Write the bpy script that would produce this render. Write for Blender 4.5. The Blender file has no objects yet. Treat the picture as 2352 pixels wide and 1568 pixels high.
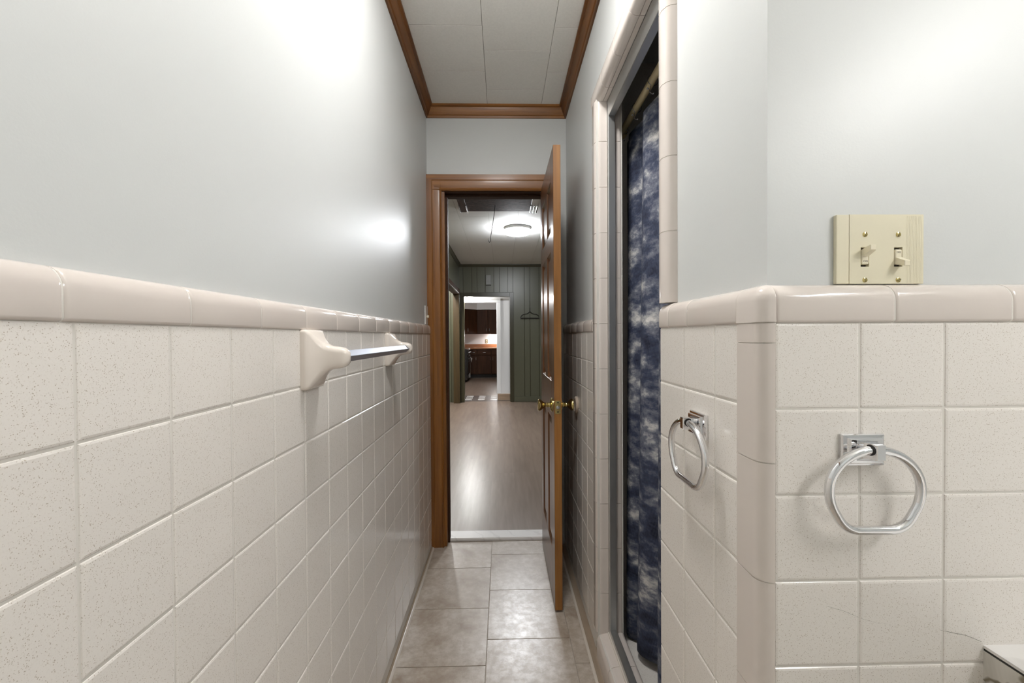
import bpy, bmesh, math, random
from mathutils import Matrix, Vector
random.seed(7)
scene = bpy.context.scene
C = scene.collection
PI = math.pi

# ------------------------------------------------------------------ camera, world, exposure
H = 1.214
def make_camera():
    yaw, pitch, roll, f = 0.02186, -0.01187, -0.00622, 967.458
    fw = Vector((math.sin(yaw)*math.cos(pitch), math.cos(yaw)*math.cos(pitch), math.sin(pitch)))
    r = Vector((math.cos(yaw), -math.sin(yaw), 0)); u = r.cross(fw)
    r2 = math.cos(roll)*r + math.sin(roll)*u
    u2 = -math.sin(roll)*r + math.cos(roll)*u
    cam = bpy.data.cameras.new('camera'); co = bpy.data.objects.new('camera', cam); C.objects.link(co)
    cam.sensor_width = 36.0; cam.sensor_fit = 'HORIZONTAL'; cam.lens = f/2352*36.0
    cam.clip_start = 0.02; cam.clip_end = 60
    b = -fw
    co.matrix_world = Matrix(((r2.x, u2.x, b.x, 0), (r2.y, u2.y, b.y, 0), (r2.z, u2.z, b.z, H), (0, 0, 0, 1)))
    scene.camera = co
make_camera()
world = bpy.data.worlds.new('world'); scene.world = world; world.use_nodes = True
world.node_tree.nodes['Background'].inputs[0].default_value = (0.6, 0.65, 0.7, 1)
world.node_tree.nodes['Background'].inputs[1].default_value = 0.02
vs = scene.view_settings
vs.view_transform = 'Standard'; vs.look = 'None'; vs.gamma = 1.0; vs.use_curve_mapping = False
vs.exposure = 0.2
scene.cycles.diffuse_bounces = 8; scene.cycles.max_bounces = 14
# lamp strengths (each lamp is built further down, with its fixture)
VANITY_W = 82.0      # emission of the globes over the vanity
BATH_CEIL_W = 66.0    # diffuser of the bathroom ceiling light
LED_W = 185.0         # diffuser of the hall ceiling light
SIDE_W = 200.0        # ceiling light of the room left of the hall
GLOBE_W = 220.0       # little globe in the lobby
KITCHEN_W = 66.0     # kitchen ceiling light
UNDER_W = 30.0       # light under the kitchen wall cabinet
WARM = (1.0, 0.93, 0.84); COOL = (0.93, 0.96, 1.0); NEUT = (1.0, 0.988, 0.968)

# ------------------------------------------------------------------ materials
def srgb(r, g, b):
    return tuple((c/255/12.92) if c/255 <= 0.04045 else ((c/255+0.055)/1.055)**2.4 for c in (r, g, b)) + (1,)
class NT:
    def __init__(s, name):
        s.m = bpy.data.materials.new(name); s.m.use_nodes = True; s.t = s.m.node_tree; s.N = s.t.nodes; s.L = s.t.links
        s.b = s.N['Principled BSDF']
    def n(s, typ, **kw):
        o = s.N.new(typ)
        for k, v in kw.items():
            if hasattr(o, k): setattr(o, k, v)
            else: o.inputs[k.replace('_', ' ')].default_value = v
        return o
    def l(s, a, b): s.L.new(a, b)
    def pos(s, scale=(1, 1, 1)):
        g = s.n('ShaderNodeNewGeometry'); mp = s.n('ShaderNodeMapping'); mp.inputs['Scale'].default_value = scale
        s.l(g.outputs['Position'], mp.inputs['Vector']); return mp.outputs[0]
    def noise(s, vec, scale, detail=3, rough=0.5, dist=0):
        o = s.n('ShaderNodeTexNoise'); o.inputs['Scale'].default_value = scale; o.inputs['Detail'].default_value = detail
        o.inputs['Roughness'].default_value = rough; o.inputs['Distortion'].default_value = dist
        s.l(vec, o.inputs['Vector']); return o.outputs['Fac']
    def ramp(s, fac, stops):
        o = s.n('ShaderNodeValToRGB'); e = o.color_ramp.elements
        while len(e) < len(stops): e.new(0.5)
        for i, (p, c) in enumerate(stops): e[i].position = p; e[i].color = c
        s.l(fac, o.inputs[0]); return o.outputs[0]
    def mix(s, fac, a, b, mode='MIX'):
        o = s.n('ShaderNodeMix', data_type='RGBA', blend_type=mode)
        for k, v in ((0, fac), (6, a), (7, b)):
            if hasattr(v, 'links'): s.l(v, o.inputs[k])
            else: o.inputs[k].default_value = v
        return o.outputs[2]
    def bump(s, h, strength, dist=0.002):
        o = s.n('ShaderNodeBump'); o.inputs['Strength'].default_value = strength; o.inputs['Distance'].default_value = dist
        s.l(h, o.inputs['Height']); s.l(o.outputs[0], s.b.inputs['Normal'])
    def rand(s):
        return s.n('ShaderNodeObjectInfo').outputs['Random']
    def set(s, color=None, rough=None, metal=None, coat=None, spec=None, coat_rough=None):
        b = s.b.inputs
        if color is not None:
            if hasattr(color, 'links'): s.l(color, b['Base Color'])
            else: b['Base Color'].default_value = color
        if rough is not None:
            if hasattr(rough, 'links'): s.l(rough, b['Roughness'])
            else: b['Roughness'].default_value = rough
        if metal is not None: b['Metallic'].default_value = metal
        if coat is not None: b['Coat Weight'].default_value = coat
        if coat_rough is not None: b['Coat Roughness'].default_value = coat_rough
        if spec is not None: b['Specular IOR Level'].default_value = spec
        return s.m
def plain(name, rgb, rough=0.5, metal=0.0, coat=0.0, spec=0.5, var=0.04, nscale=14):
    t = NT(name); p = t.pos(); f = t.noise(p, nscale, 3)
    c = srgb(*rgb); d = tuple(x*(1-var*2.2) for x in c[:3]) + (1,)
    return t.set(t.ramp(f, [(0.3, d), (0.7, c)]), rough, metal, coat, spec)
def paint(name, rgb, rough=0.38, bump=0.12):
    t = NT(name); p = t.pos(); t.bump(t.noise(p, 260, 2, 0.6), bump, 0.0008)
    f = t.noise(p, 1.6, 2); c = srgb(*rgb)
    return t.set(t.ramp(f, [(0.2, tuple(x*0.97 for x in c[:3])+(1,)), (0.8, c)]), rough, spec=0.5)
def tile_speckled(name, rgb):
    t = NT(name); p = t.pos()
    c = srgb(*rgb); r = t.rand()
    base = t.mix(r, tuple(x*0.965 for x in c[:3])+(1,), c)
    v = t.n('ShaderNodeTexVoronoi'); v.inputs['Scale'].default_value = 560; t.l(p, v.inputs['Vector'])
    spk = t.ramp(v.outputs['Distance'], [(0.22, (1, 1, 1, 1)), (0.36, (0, 0, 0, 1))])
    gate = t.ramp(t.noise(p, 300, 2, 0.6), [(0.47, (0, 0, 0, 1)), (0.58, (1, 1, 1, 1))])
    soft = t.ramp(t.noise(p, 520, 2, 0.7), [(0.56, (0, 0, 0, 1)), (0.72, (1, 1, 1, 1))])
    a = t.mix(1.0, spk, gate, 'MULTIPLY')
    col = t.mix(a, base, srgb(186, 175, 162))
    m2 = t.n('ShaderNodeMath', operation='MULTIPLY'); t.l(soft, m2.inputs[0]); m2.inputs[1].default_value = 0.2
    col = t.mix(m2.outputs[0], col, srgb(188, 176, 162))
    t.bump(t.noise(p, 60, 2), 0.05, 0.002)
    return t.set(col, 0.17, spec=0.5)
def glazed(name, rgb, rough=0.1, var=0.03):
    t = NT(name); p = t.pos(); c = srgb(*rgb)
    t.bump(t.noise(p, 25, 2), 0.012, 0.002)
    return t.set(t.mix(t.rand(), tuple(x*(1-var) for x in c[:3])+(1,), c), rough, spec=0.5)
def wood(name, c1, c2, axis, rough=0.35, scale=1.0, coat=0.0, bump=0.1, spec=0.5):
    t = NT(name)
    s = [38, 38, 38]; s[axis] = 2.2
    p = t.pos(tuple(x*scale for x in s))
    f = t.noise(p, 1.0, 5, 0.6, 0.6)
    p2 = t.pos(tuple((9 if i != axis else 0.7)*scale for i in range(3)))
    g = t.noise(p2, 1.0, 3, 0.5, 1.2)
    a = t.ramp(f, [(0.3, srgb(*c1)), (0.7, srgb(*c2))])
    d = t.mix(t.ramp(g, [(0.35, (0, 0, 0, 1)), (0.7, (0.55, 0.55, 0.55, 1))]), a, tuple(x*0.6 for x in srgb(*c1)[:3])+(1,))
    t.bump(f, bump, 0.001)
    return t.set(d, rough, coat=coat, coat_rough=0.12, spec=spec)
def emit(name, rgb, strength, base=(0.9, 0.9, 0.9)):
    t = NT(name); t.set(base + (1,), 0.3)
    f = t.noise(t.pos(), 8, 1)
    t.b.inputs['Emission Color'].default_value = rgb + (1,)
    t.l(t.ramp(f, [(0, rgb + (1,)), (1, rgb + (1,))]), t.b.inputs['Emission Color'])
    t.b.inputs['Emission Strength'].default_value = strength
    return t.m
def metal(name, rgb, rough, scratch=0.0):
    t = NT(name); p = t.pos(); c = srgb(*rgb)
    f = t.noise(p, 3, 1)
    rr = t.n('ShaderNodeMapRange'); t.l(f, rr.inputs[0]); rr.inputs[3].default_value = rough; rr.inputs[4].default_value = rough*1.3+0.01
    return t.set(c, rr.outputs[0], 1.0)
def floor_vinyl():
    t = NT('grey_beige_stone_vinyl'); p = t.pos()
    r = t.rand(); add = t.n('ShaderNodeVectorMath', operation='ADD'); cmb = t.n('ShaderNodeCombineXYZ')
    mul = t.n('ShaderNodeMath', operation='MULTIPLY'); t.l(r, mul.inputs[0]); mul.inputs[1].default_value = 37
    t.l(mul.outputs[0], cmb.inputs[0]); t.l(mul.outputs[0], cmb.inputs[2]); t.l(p, add.inputs[0]); t.l(cmb.outputs[0], add.inputs[1])
    v = add.outputs[0]
    a = t.noise(v, 7, 5, 0.62, 0.4); b = t.noise(v, 34, 4, 0.65)
    c1 = t.ramp(a, [(0.28, srgb(146, 130, 114)), (0.48, srgb(182, 172, 160)), (0.72, srgb(204, 197, 188))])
    c = t.mix(t.ramp(b, [(0.40, (0.45, 0.45, 0.45, 1)), (0.62, (0, 0, 0, 1))]), c1, srgb(146, 128, 108))
    t.bump(b, 0.04, 0.001)
    return t.set(c, t.ramp(b, [(0.3, (0.36,)*3+(1,)), (0.7, (0.27,)*3+(1,))]), spec=0.5)
def laminate():
    t = NT('grey_brown_laminate')
    r = t.rand(); mul = t.n('ShaderNodeMath', operation='MULTIPLY'); t.l(r, mul.inputs[0]); mul.inputs[1].default_value = 53
    cmb = t.n('ShaderNodeCombineXYZ'); t.l(mul.outputs[0], cmb.inputs[1]); t.l(mul.outputs[0], cmb.inputs[2])
    def moved(sc):
        add = t.n('ShaderNodeVectorMath', operation='ADD'); t.l(t.pos(sc), add.inputs[0]); t.l(cmb.outputs[0], add.inputs[1]); return add.outputs[0]
    a = t.noise(moved((24, 2.0, 0)), 1, 3, 0.55, 0.0); b = t.noise(moved((5, 1.6, 0)), 1, 2, 0.5, 0.0)
    c1 = t.ramp(a, [(0.0, srgb(92, 76, 64)), (1.0, srgb(152, 134, 120))])
    c2 = t.mix(b, t.mix(1.0, c1, (0.88, 0.87, 0.86, 1), 'MULTIPLY'), c1)
    c3 = t.mix(r, t.mix(1.0, c2, (0.94, 0.94, 0.94, 1), 'MULTIPLY'), c2)
    return t.set(c3, 0.30, spec=0.5)
def curtain_fabric():
    t = NT('blue_white_shibori_fabric')
    uv = t.n('ShaderNodeUVMap'); mp = t.n('ShaderNodeMapping'); t.l(uv.outputs[0], mp.inputs[0]); mp.inputs['Scale'].default_value = (8, 12, 1)
    f = t.noise(mp.outputs[0], 1.0, 5, 0.66, 0.0)
    c = t.ramp(f, [(0.33, srgb(24, 28, 46)), (0.46, srgb(54, 61, 82)), (0.56, srgb(112, 115, 126)), (0.70, srgb(222, 219, 214))])
    mp2 = t.n('ShaderNodeMapping'); t.l(uv.outputs[0], mp2.inputs[0]); mp2.inputs['Scale'].default_value = (1, 1, 1); mp2.inputs['Rotation'].default_value = (0, 0, 0.9)
    ck = t.n('ShaderNodeTexChecker'); t.l(mp2.outputs[0], ck.inputs['Vector']); ck.inputs['Scale'].default_value = 330
    c = t.mix(0.10, c, t.mix(ck.outputs['Fac'], srgb(20, 24, 44), srgb(150, 154, 168)))
    return t.set(c, 0.8, spec=0.2)
def marble():
    t = NT('grey_veined_marble_laminate'); p = t.pos()
    n = t.noise(p, 9, 4, 0.6, 1.5)
    w = t.n('ShaderNodeTexWave', wave_type='BANDS', bands_direction='DIAGONAL'); t.l(p, w.inputs['Vector'])
    w.inputs['Scale'].default_value = 7; w.inputs['Distortion'].default_value = 9; w.inputs['Detail'].default_value = 4; w.inputs['Detail Scale'].default_value = 1.6
    vein = t.ramp(w.outputs['Fac'], [(0.0, (1, 1, 1, 1)), (0.16, (0, 0, 0, 1))])
    c = t.ramp(n, [(0.3, srgb(196, 192, 184)), (0.7, srgb(226, 222, 216))])
    c = t.mix(vein, c, srgb(128, 118, 100))
    gold = t.ramp(t.noise(p, 14, 2, 0.5), [(0.62, (0, 0, 0, 1)), (0.74, (0.8,)*3+(1,))])
    return t.set(t.mix(gold, c, srgb(150, 118, 66)), 0.25)
def counter_white():
    t = NT('white_marble_laminate'); p = t.pos()
    w = t.n('ShaderNodeTexWave', wave_type='BANDS', bands_direction='DIAGONAL'); t.l(p, w.inputs['Vector'])
    w.inputs['Scale'].default_value = 5; w.inputs['Distortion'].default_value = 9; w.inputs['Detail'].default_value = 4
    vein = t.ramp(w.outputs['Fac'], [(0.0, (0.25,)*3+(1,)), (0.06, (0, 0, 0, 1))])
    return t.set(t.mix(vein, srgb(232, 230, 228), srgb(170, 168, 166)), 0.28)
def ceiling_board(name, rgb):
    t = NT(name); p = t.pos(); t.bump(t.noise(p, 320, 3, 0.7), 0.35, 0.0015); c = srgb(*rgb)
    f = t.noise(p, 120, 3, 0.6)
    return t.set(t.ramp(f, [(0.3, tuple(x*0.94 for x in c[:3])+(1,)), (0.7, c)]), 0.75, spec=0.3)
def hatch_brown():
    t = NT('mottled_dark_brown_hardboard'); p = t.pos(); f = t.noise(p, 26, 4, 0.65)
    t.bump(f, 0.4, 0.004)
    return t.set(t.ramp(f, [(0.35, srgb(54, 40, 35)), (0.7, srgb(80, 64, 57))]), 0.75, spec=0.25)
M = {}
M['paint'] = paint('pale_grey_wall_paint', (206, 208, 207), 0.42)
M['white_paint'] = paint('white_wall_paint', (242, 242, 242), 0.4)
M['green'] = paint('olive_green_paint', (92, 92, 74), 0.32)
M['green_dark'] = paint('dark_olive_trim_paint', (62, 58, 40), 0.3)
M['tile'] = tile_speckled('speckled_cream_tile', (233, 228, 222))
M['trim_tile'] = glazed('blush_cream_trim_tile', (215, 206, 199), 0.10)
M['grout'] = plain('pale_grout', (222, 218, 211), 0.8)
M['mud'] = plain('grey_mortar', (150, 140, 130), 0.9)
M['floor_joint'] = plain('pale_floor_joint', (176, 166, 154), 0.6)
M['ceil'] = ceiling_board('off_white_ceiling_board', (238, 236, 231))
M['hall_ceil'] = ceiling_board('hall_ceiling_board', (228, 228, 225))
for i, a in enumerate('xyz'):
    M['wood_'+a] = wood('stained_fir_'+a, (116, 70, 24), (162, 106, 46), i, 0.36, coat=0.1)
    M['darkwood_'+a] = wood('dark_walnut_'+a, (56, 33, 19), (80, 49, 29), i, 0.6, spec=0.25)
    M['doorwood_'+a] = wood('dark_stained_door_wood_'+a, (92, 58, 34), (124, 82, 50), i, 0.34, coat=0.15)
M['crown'] = {a: wood('crown_walnut_'+a, (86, 50, 16), (126, 78, 32), i, 0.4) for i, a in enumerate('xyz')}
M['edge'] = wood('lit_worn_door_edge_wood', (128, 84, 36), (168, 116, 60), 2, 0.42)  # lighter than the door faces: bathroom light on the worn edge painted in
M['oak'] = wood('olive_brown_oak', (62, 47, 22), (86, 67, 34), 2, 0.5)
M['vinyl'] = floor_vinyl()
M['lam'] = laminate()
M['chrome'] = metal('polished_chrome', (232, 232, 234), 0.05)
M['alu'] = metal('brushed_aluminium', (196, 197, 196), 0.32)
M['barmetal'] = metal('satin_aluminium_bar', (172, 175, 184), 0.40)
M['brass'] = metal('polished_brass', (200, 182, 124), 0.14)
M['steel'] = metal('bright_steel', (205, 205, 208), 0.2)
M['ceramic'] = glazed('cream_white_ceramic', (226, 217, 208), 0.08)
M['ivory'] = plain('ivory_plastic', (222, 215, 190), 0.32, var=0.02)
M['toggle'] = plain('pale_ivory_toggle', (232, 224, 200), 0.3, var=0.01)
M['ink'] = plain('grey_imprint', (120, 112, 96), 0.6)
M['bumper'] = plain('cream_rubber', (200, 184, 168), 0.35)
M['white_plastic'] = plain('white_plastic', (226, 224, 220), 0.35, var=0.01)
M['slot'] = plain('dark_slot', (52, 44, 30), 0.6)
M['base'] = plain('beige_cove_base', (158, 142, 124), 0.22, var=0.05)
M['caulk'] = plain('white_caulk', (214, 206, 196), 0.25)
M['thresh'] = counter_white()
M['curtain'] = curtain_fabric()
M['rod'] = plain('tan_plastic_rod', (232, 214, 170), 0.35, var=0.03)
M['marble'] = marble()
M['counter_white'] = counter_white()
M['black'] = plain('black_seam', (24, 20, 16), 0.4)
M['hatch'] = hatch_brown()
M['iron'] = plain('black_iron', (20, 18, 13), 0.5)
M['copper_top'] = wood('orange_laminate_counter', (160, 104, 68), (186, 130, 92), 0, 0.3)
M['beige_plate'] = plain('beige_outlet', (150, 132, 96), 0.4)
M['range'] = plain('black_range_enamel', (34, 30, 28), 0.2)
M['grey_plate'] = plain('grey_box', (146, 146, 142), 0.4)
M['base_wood'] = wood('tan_baseboard', (168, 142, 118), (190, 166, 142), 0, 0.45)
M['lobby_grey'] = plain('grey_lobby_vinyl', (88, 80, 75), 0.3)
M['lobby_white'] = plain('white_lobby_vinyl', (226, 222, 218), 0.25)
M['mirror'] = metal('silvered_mirror', (238, 240, 240), 0.01)
M['bulb'] = emit('vanity_bulb_glass', NEUT, VANITY_W)
M['bath_diff'] = emit('bath_ceiling_diffuser', NEUT, BATH_CEIL_W)
M['led'] = emit('hall_light_diffuser', COOL, LED_W)
M['side_led'] = emit('side_room_light_diffuser', NEUT, SIDE_W)
M['globe'] = emit('lobby_globe_glass', NEUT, GLOBE_W)
M['kit'] = emit('kitchen_light_diffuser', NEUT, KITCHEN_W)
M['under'] = emit('under_cabinet_lens', NEUT, UNDER_W)

# ------------------------------------------------------------------ mesh helpers
class MB:
    def __init__(s): s.v = []; s.f = []
    def add(s, vs_, fs):
        o = len(s.v); s.v += [tuple(v) for v in vs_]; s.f += [tuple(i+o for i in f) for f in fs]; return s
    def box(s, x0, x1, y0, y1, z0, z1):
        return s.add([(x0,y0,z0),(x1,y0,z0),(x1,y1,z0),(x0,y1,z0),(x0,y0,z1),(x1,y0,z1),(x1,y1,z1),(x0,y1,z1)],
                     [(0,3,2,1),(4,5,6,7),(0,1,5,4),(1,2,6,5),(2,3,7,6),(3,0,4,7)])
    def prism(s, poly, axis, a, b):
        """poly in the two other axes, in cyclic order x,y,z without axis (axis 0 -> (y,z), 1 -> (x,z), 2 -> (x,y))"""
        def P(p, t):
            return {0: (t, p[0], p[1]), 1: (p[0], t, p[1]), 2: (p[0], p[1], t)}[axis]
        n = len(poly)
        return s.add([P(p, a) for p in poly] + [P(p, b) for p in poly],
                     [tuple(range(n)), tuple(range(2*n-1, n-1, -1))] + [(i, (i+1) % n, n+(i+1) % n, n+i) for i in range(n)])
    def loft(s, rings, closed=False, caps=True):
        n = len(rings[0]); m = len(rings); vs_ = [p for r in rings for p in r]; fs = []
        for k in range(m if closed else m-1):
            a, b = k*n, ((k+1) % m)*n
            fs += [(a+i, a+(i+1) % n, b+(i+1) % n, b+i) for i in range(n)]
        if caps and not closed: fs += [tuple(range(n)), tuple(range(m*n-1, (m-1)*n-1, -1))]
        return s.add(vs_, fs)
    def lathe(s, prof, axis, c, n=24):
        """prof: (r, h) along axis from centre c; r may be 0 only at ends -> tiny"""
        rings = []
        for r, h in prof:
            r = max(r, 1e-4); ring = []
            for i in range(n):
                a = 2*PI*i/n; u, v = r*math.cos(a), r*math.sin(a)
                ring.append({0: (c[0]+h, c[1]+u, c[2]+v), 1: (c[0]+u, c[1]+h, c[2]+v), 2: (c[0]+u, c[1]+v, c[2]+h)}[axis])
            rings.append(ring)
        return s.loft(rings)
    def tube(s, path, r, n=10, closed=False):
        P = [Vector(p) for p in path]; m = len(P); rings = []; up = None
        for i in range(m):
            if closed: t = P[(i+1) % m] - P[i-1]
            else: t = P[min(i+1, m-1)] - P[max(i-1, 0)]
            t.normalize()
            if up is None:
                up = Vector((0, 0, 1)) if abs(t.z) < 0.9 else Vector((1, 0, 0))
            up = (up - t*up.dot(t)).normalized(); w = t.cross(up)
            rr = r[i] if isinstance(r, (list, tuple)) else r
            rings.append([P[i] + up*rr*math.cos(2*PI*k/n) + w*rr*math.sin(2*PI*k/n) for k in range(n)])
        return s.loft(rings, closed)
    def mesh(s, name, mat, bev=0, seg=2, smooth=None):
        me = bpy.data.meshes.new(name); me.from_pydata(s.v, [], s.f)
        bm = bmesh.new(); bm.from_mesh(me)
        bmesh.ops.recalc_face_normals(bm, faces=bm.faces)
        if bev: bmesh.ops.bevel(bm, geom=bm.edges[:], offset=bev, segments=seg, profile=0.5, affect='EDGES', clamp_overlap=True)
        bm.to_mesh(me); bm.free()
        if smooth:
            for p in me.polygons: p.use_smooth = True
            me.set_sharp_from_angle(angle=math.radians(smooth))
        me.materials.append(mat); return me
    def obj(s, name, mat, parent=None, bev=0, seg=2, smooth=None):
        return link(name, s.mesh(name, mat, bev, seg, smooth), parent)
def link(name, me, parent=None):
    o = bpy.data.objects.new(name, me); C.objects.link(o)
    if parent is not None: o.parent = parent
    return o
def tag(o, label=None, cat=None, group=None, kind=None):
    if label: o['label'] = label
    if cat: o['category'] = cat
    if group: o['group'] = group
    if kind: o['kind'] = kind
    return o
def struct(o, label, cat): return tag(o, label, cat, kind='structure')
def empty(name, loc=(0, 0, 0), rz=0):
    o = bpy.data.objects.new(name, None); C.objects.link(o); o.location = loc; o.rotation_euler = (0, 0, rz); o.empty_display_size = 0.05; return o
def box(name, mat, b, parent=None, bev=0, seg=2, smooth=None):
    return MB().box(*b).obj(name, mat, parent, bev, seg, smooth)

# frames: u right, v up, n out of the surface
FR = {'left': ((0,1,0),(0,0,1),(1,0,0)), 'right': ((0,-1,0),(0,0,1),(-1,0,0)), 'front': ((1,0,0),(0,0,1),(0,-1,0)),
      'floor': ((1,0,0),(0,1,0),(0,0,1)), 'ceil': ((1,0,0),(0,-1,0),(0,0,-1))}
def frame(side, o):
    u, v, n = FR[side]
    return Matrix(((u[0],v[0],n[0],o[0]),(u[1],v[1],n[1],o[1]),(u[2],v[2],n[2],o[2]),(0,0,0,1)))
_cache = {}
def tile_mesh(w, h, t, mat, e=0.0035, drop=0.0018):
    k = (round(w, 4), round(h, 4), round(t, 4), mat.name, e)
    if k not in _cache:
        def ring(i, z): return [(i, i, z), (w-i, i, z), (w-i, h-i, z), (i, h-i, z)]
        mb = MB().loft([ring(0, 0), ring(0, t-drop), ring(e*0.3, t-drop*0.35), ring(e, t)])
        _cache[k] = mb.mesh('tile', mat)
    return _cache[k]
def tile(name, parent, side, o, w, h, t, mat, e=0.0035, drop=0.0018, jig=0.0):
    ob = link(name, tile_mesh(w, h, t, mat, e, drop), parent)
    m = frame(side, o)
    if jig: m = m @ Matrix.Rotation(random.uniform(-jig, jig), 4, 'X') @ Matrix.Rotation(random.uniform(-jig, jig), 4, 'Y')
    ob.matrix_local = m
    return ob
def cap_mesh(w, depth, hh=0.053):
    k = ('cap', round(w, 4), round(depth, 4), round(hh, 4))
    if k not in _cache:
        prof = [(0, 0), (0, depth-0.003), (0.0015, depth-0.0008), (0.004, depth), (hh-0.023, depth)]
        prof += [(hh-0.023+0.023*math.sin(a*PI/12), 0.0005+(depth-0.0005)*math.cos(a*PI/12)) for a in range(1, 7)]
        rings = []
        for u, ins in ((0, 0.0014), (0.0015, 0.0003), (0.004, 0), (w-0.004, 0), (w-0.0015, 0.0003), (w, 0.0014)):
            rings.append([(u, v, max(0, n-ins) if n > 0 else 0) for v, n in prof])
        _cache[k] = MB().loft(rings).mesh('cap_tile', M['trim_tile'], smooth=50)
    return _cache[k]
def cap(parent, side, o, w, depth, hh=0.053):
    ob = link('cap_tile', cap_mesh(w, depth, hh), parent); ob.matrix_local = frame(side, o); return ob

# ------------------------------------------------------------------ main dimensions
XLT, XLP = -0.4154, -0.431      # left wall: tile face, paint face
XRT, XRP = 0.350, 0.372         # right wall
YFT, YFP = 0.563, 0.585         # short wall facing the camera
YE = 2.44                       # wall with the door
P = 0.118; G = 0.0022; ZC = 1.2307; CH = 0.053
ZCEIL = 2.53; XROOM = 1.25; YBACK = -1.3
YS0, YS1, ZSH = 0.93, 1.57, 2.09  # shower opening

# ------------------------------------------------------------------ bathroom shell
floor = struct(box('floor', M['floor_joint'], (-0.60, 1.35, YBACK-0.1, 2.60, -0.1, -0.0035)), 'grey beige stone look tile floor of the narrow bathroom', 'floor')
def floor_column(x0, x1, joints):
    for a, b in zip(joints[:-1], joints[1:]):
        tile('floor_tile', floor, 'floor', (x0+0.0012, a+0.0012, -0.004), x1-x0-0.0024, b-a-0.0024, 0.004, M['vinyl'], 0.0010, 0.0006)
floor_column(XLT, -0.070, [2.203+0.33*k for k in range(-6, 1)] + [2.495])
floor_column(-0.070, 0.262, [2.334+0.3285*k for k in range(-6, 1)] + [2.495])
floor_column(0.262, 0.347, [1.869+0.324*k for k in range(-5, 2)] + [2.495])
for k in range(3): floor_column(0.347+0.33*k, 0.677+0.33*k if k < 2 else 1.25, [0.56-0.33*j for j in range(4, -1, -1)])

wl = struct(box('wall_left', M['paint'], (XLP-0.12, XLP, YBACK, YE, 0, 2.6)), 'pale grey wall over a speckled cream tile wainscot on the left', 'wall')
tag(box('grout', M['grout'], (XLP-0.001, XLT-0.0016, YBACK, 2.42, 0, ZC+0.02), wl))
for i in range(-5, 17):
    y0 = 0.4185+i*P; w = min(P, 2.42-y0)
    for j in range(10):
        tile('tile', wl, 'left', (XLP, y0+G/2, ZC-(j+1)*P+G/2), w-G, P-G, XLT-XLP, M['tile'], jig=0.003)
for k in range(-4, 13):
    y0 = 0.406+0.1635*k; w = min(0.1635, 2.42-y0)
    if w > 0.02: cap(wl, 'left', (XLP, y0+0.001, ZC), w-0.002, XLT-XLP+0.003)
def cap_grout(parent, side, o, w, depth):
    ob = link('grout', cap_mesh(w, depth, 0.0522).copy(), parent); ob.data.materials.clear(); ob.data.materials.append(M['grout']); ob.matrix_local = frame(side, o)
cap_grout(wl, 'left', (XLP, YBACK, ZC), 2.42-YBACK, XLT-XLP+0.0015)
# left base
def base_strip(name, x_wall, sgn, y0, y1, dep, label):
    prof = [(x_wall, 0), (x_wall+sgn*dep, 0), (x_wall+sgn*dep, 0.006)] + \
           [(x_wall+sgn*(dep-(dep-0.006)*math.sin(a*PI/12)), 0.006+0.036*(1-math.cos(a*PI/12))) for a in range(1, 7)] + [(x_wall+sgn*0.005, 0.052), (x_wall, 0.052)]
    o = MB().prism(prof, 1, y0, y1).obj(name, M['base'], None, smooth=40)
    struct(o, label, 'baseboard')
    xx = x_wall+sgn*dep
    MB().prism([(xx-sgn*0.002, 0), (xx+sgn*0.007, 0), (xx+sgn*0.005, 0.003), (xx-sgn*0.002, 0.007)], 1, y0, y1).obj('caulk_bead', M['caulk'], o, smooth=40)
    return o
base_strip('baseboard_left', XLP, 1, YBACK, 2.418, XLT-XLP+0.008, 'beige cove base with a caulk bead along the left wall')
base_strip('baseboard_right', XRP, -1, 0.6200, 2.418, XRP-XRT+0.026, 'wide beige cove base along the wall behind the open door')

# right wall with the shower opening (one body: pier, header, far pier)
wr = struct(MB().prism([(YFP, 0), (YS0, 0), (YS0, ZSH), (YS1, ZSH), (YS1, 0), (YE, 0), (YE, 2.6), (YFP, 2.6)], 0, XRP, 0.447)
            .obj('wall_right', M['paint']), 'pale grey wall with the tiled shower opening on the right', 'wall')
box('grout', M['grout'], (XRT+0.0016, XRP+0.001, 0.618, YS0-0.001, 0, ZC+0.02), wr)
box('grout', M['grout'], (XRT+0.0016, XRP+0.001, 1.60, 2.42, 0, ZC+0.02), wr)
for y0, y1 in ((0.619, 0.6888), (0.6888, 0.8068), (0.8068, 0.931)):
    for j in range(10):
        tile('tile', wr, 'right', (XRP, y1-G/2, ZC-(j+1)*P+G/2), y1-y0-G, P-G, XRP-XRT, M['tile'], jig=0.003)
ys = [1.629]+[1.747+P*k for k in range(6)]+[2.42]
for y0, y1 in zip(ys[:-1], ys[1:]):
    for j in range(10):
        tile('tile', wr, 'right', (XRP, y1-G/2, ZC-(j+1)*P+G/2), y1-y0-G, P-G, XRP-XRT, M['tile'], jig=0.003)
for y0, y1 in ((0.619, 0.790), (0.790, 0.879), (0.879, 0.932)):
    cap(wr, 'right', (XRP, y1-0.001, ZC), y1-y0-0.002, XRP-XRT+0.003)
ys = [1.625, 1.66]+[1.66+0.1635*k for k in range(1, 5)]+[2.42]
for y0, y1 in zip(ys[:-1], ys[1:]): cap(wr, 'right', (XRP, y1-0.001, ZC), y1-y0-0.002, XRP-XRT+0.003)

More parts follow.
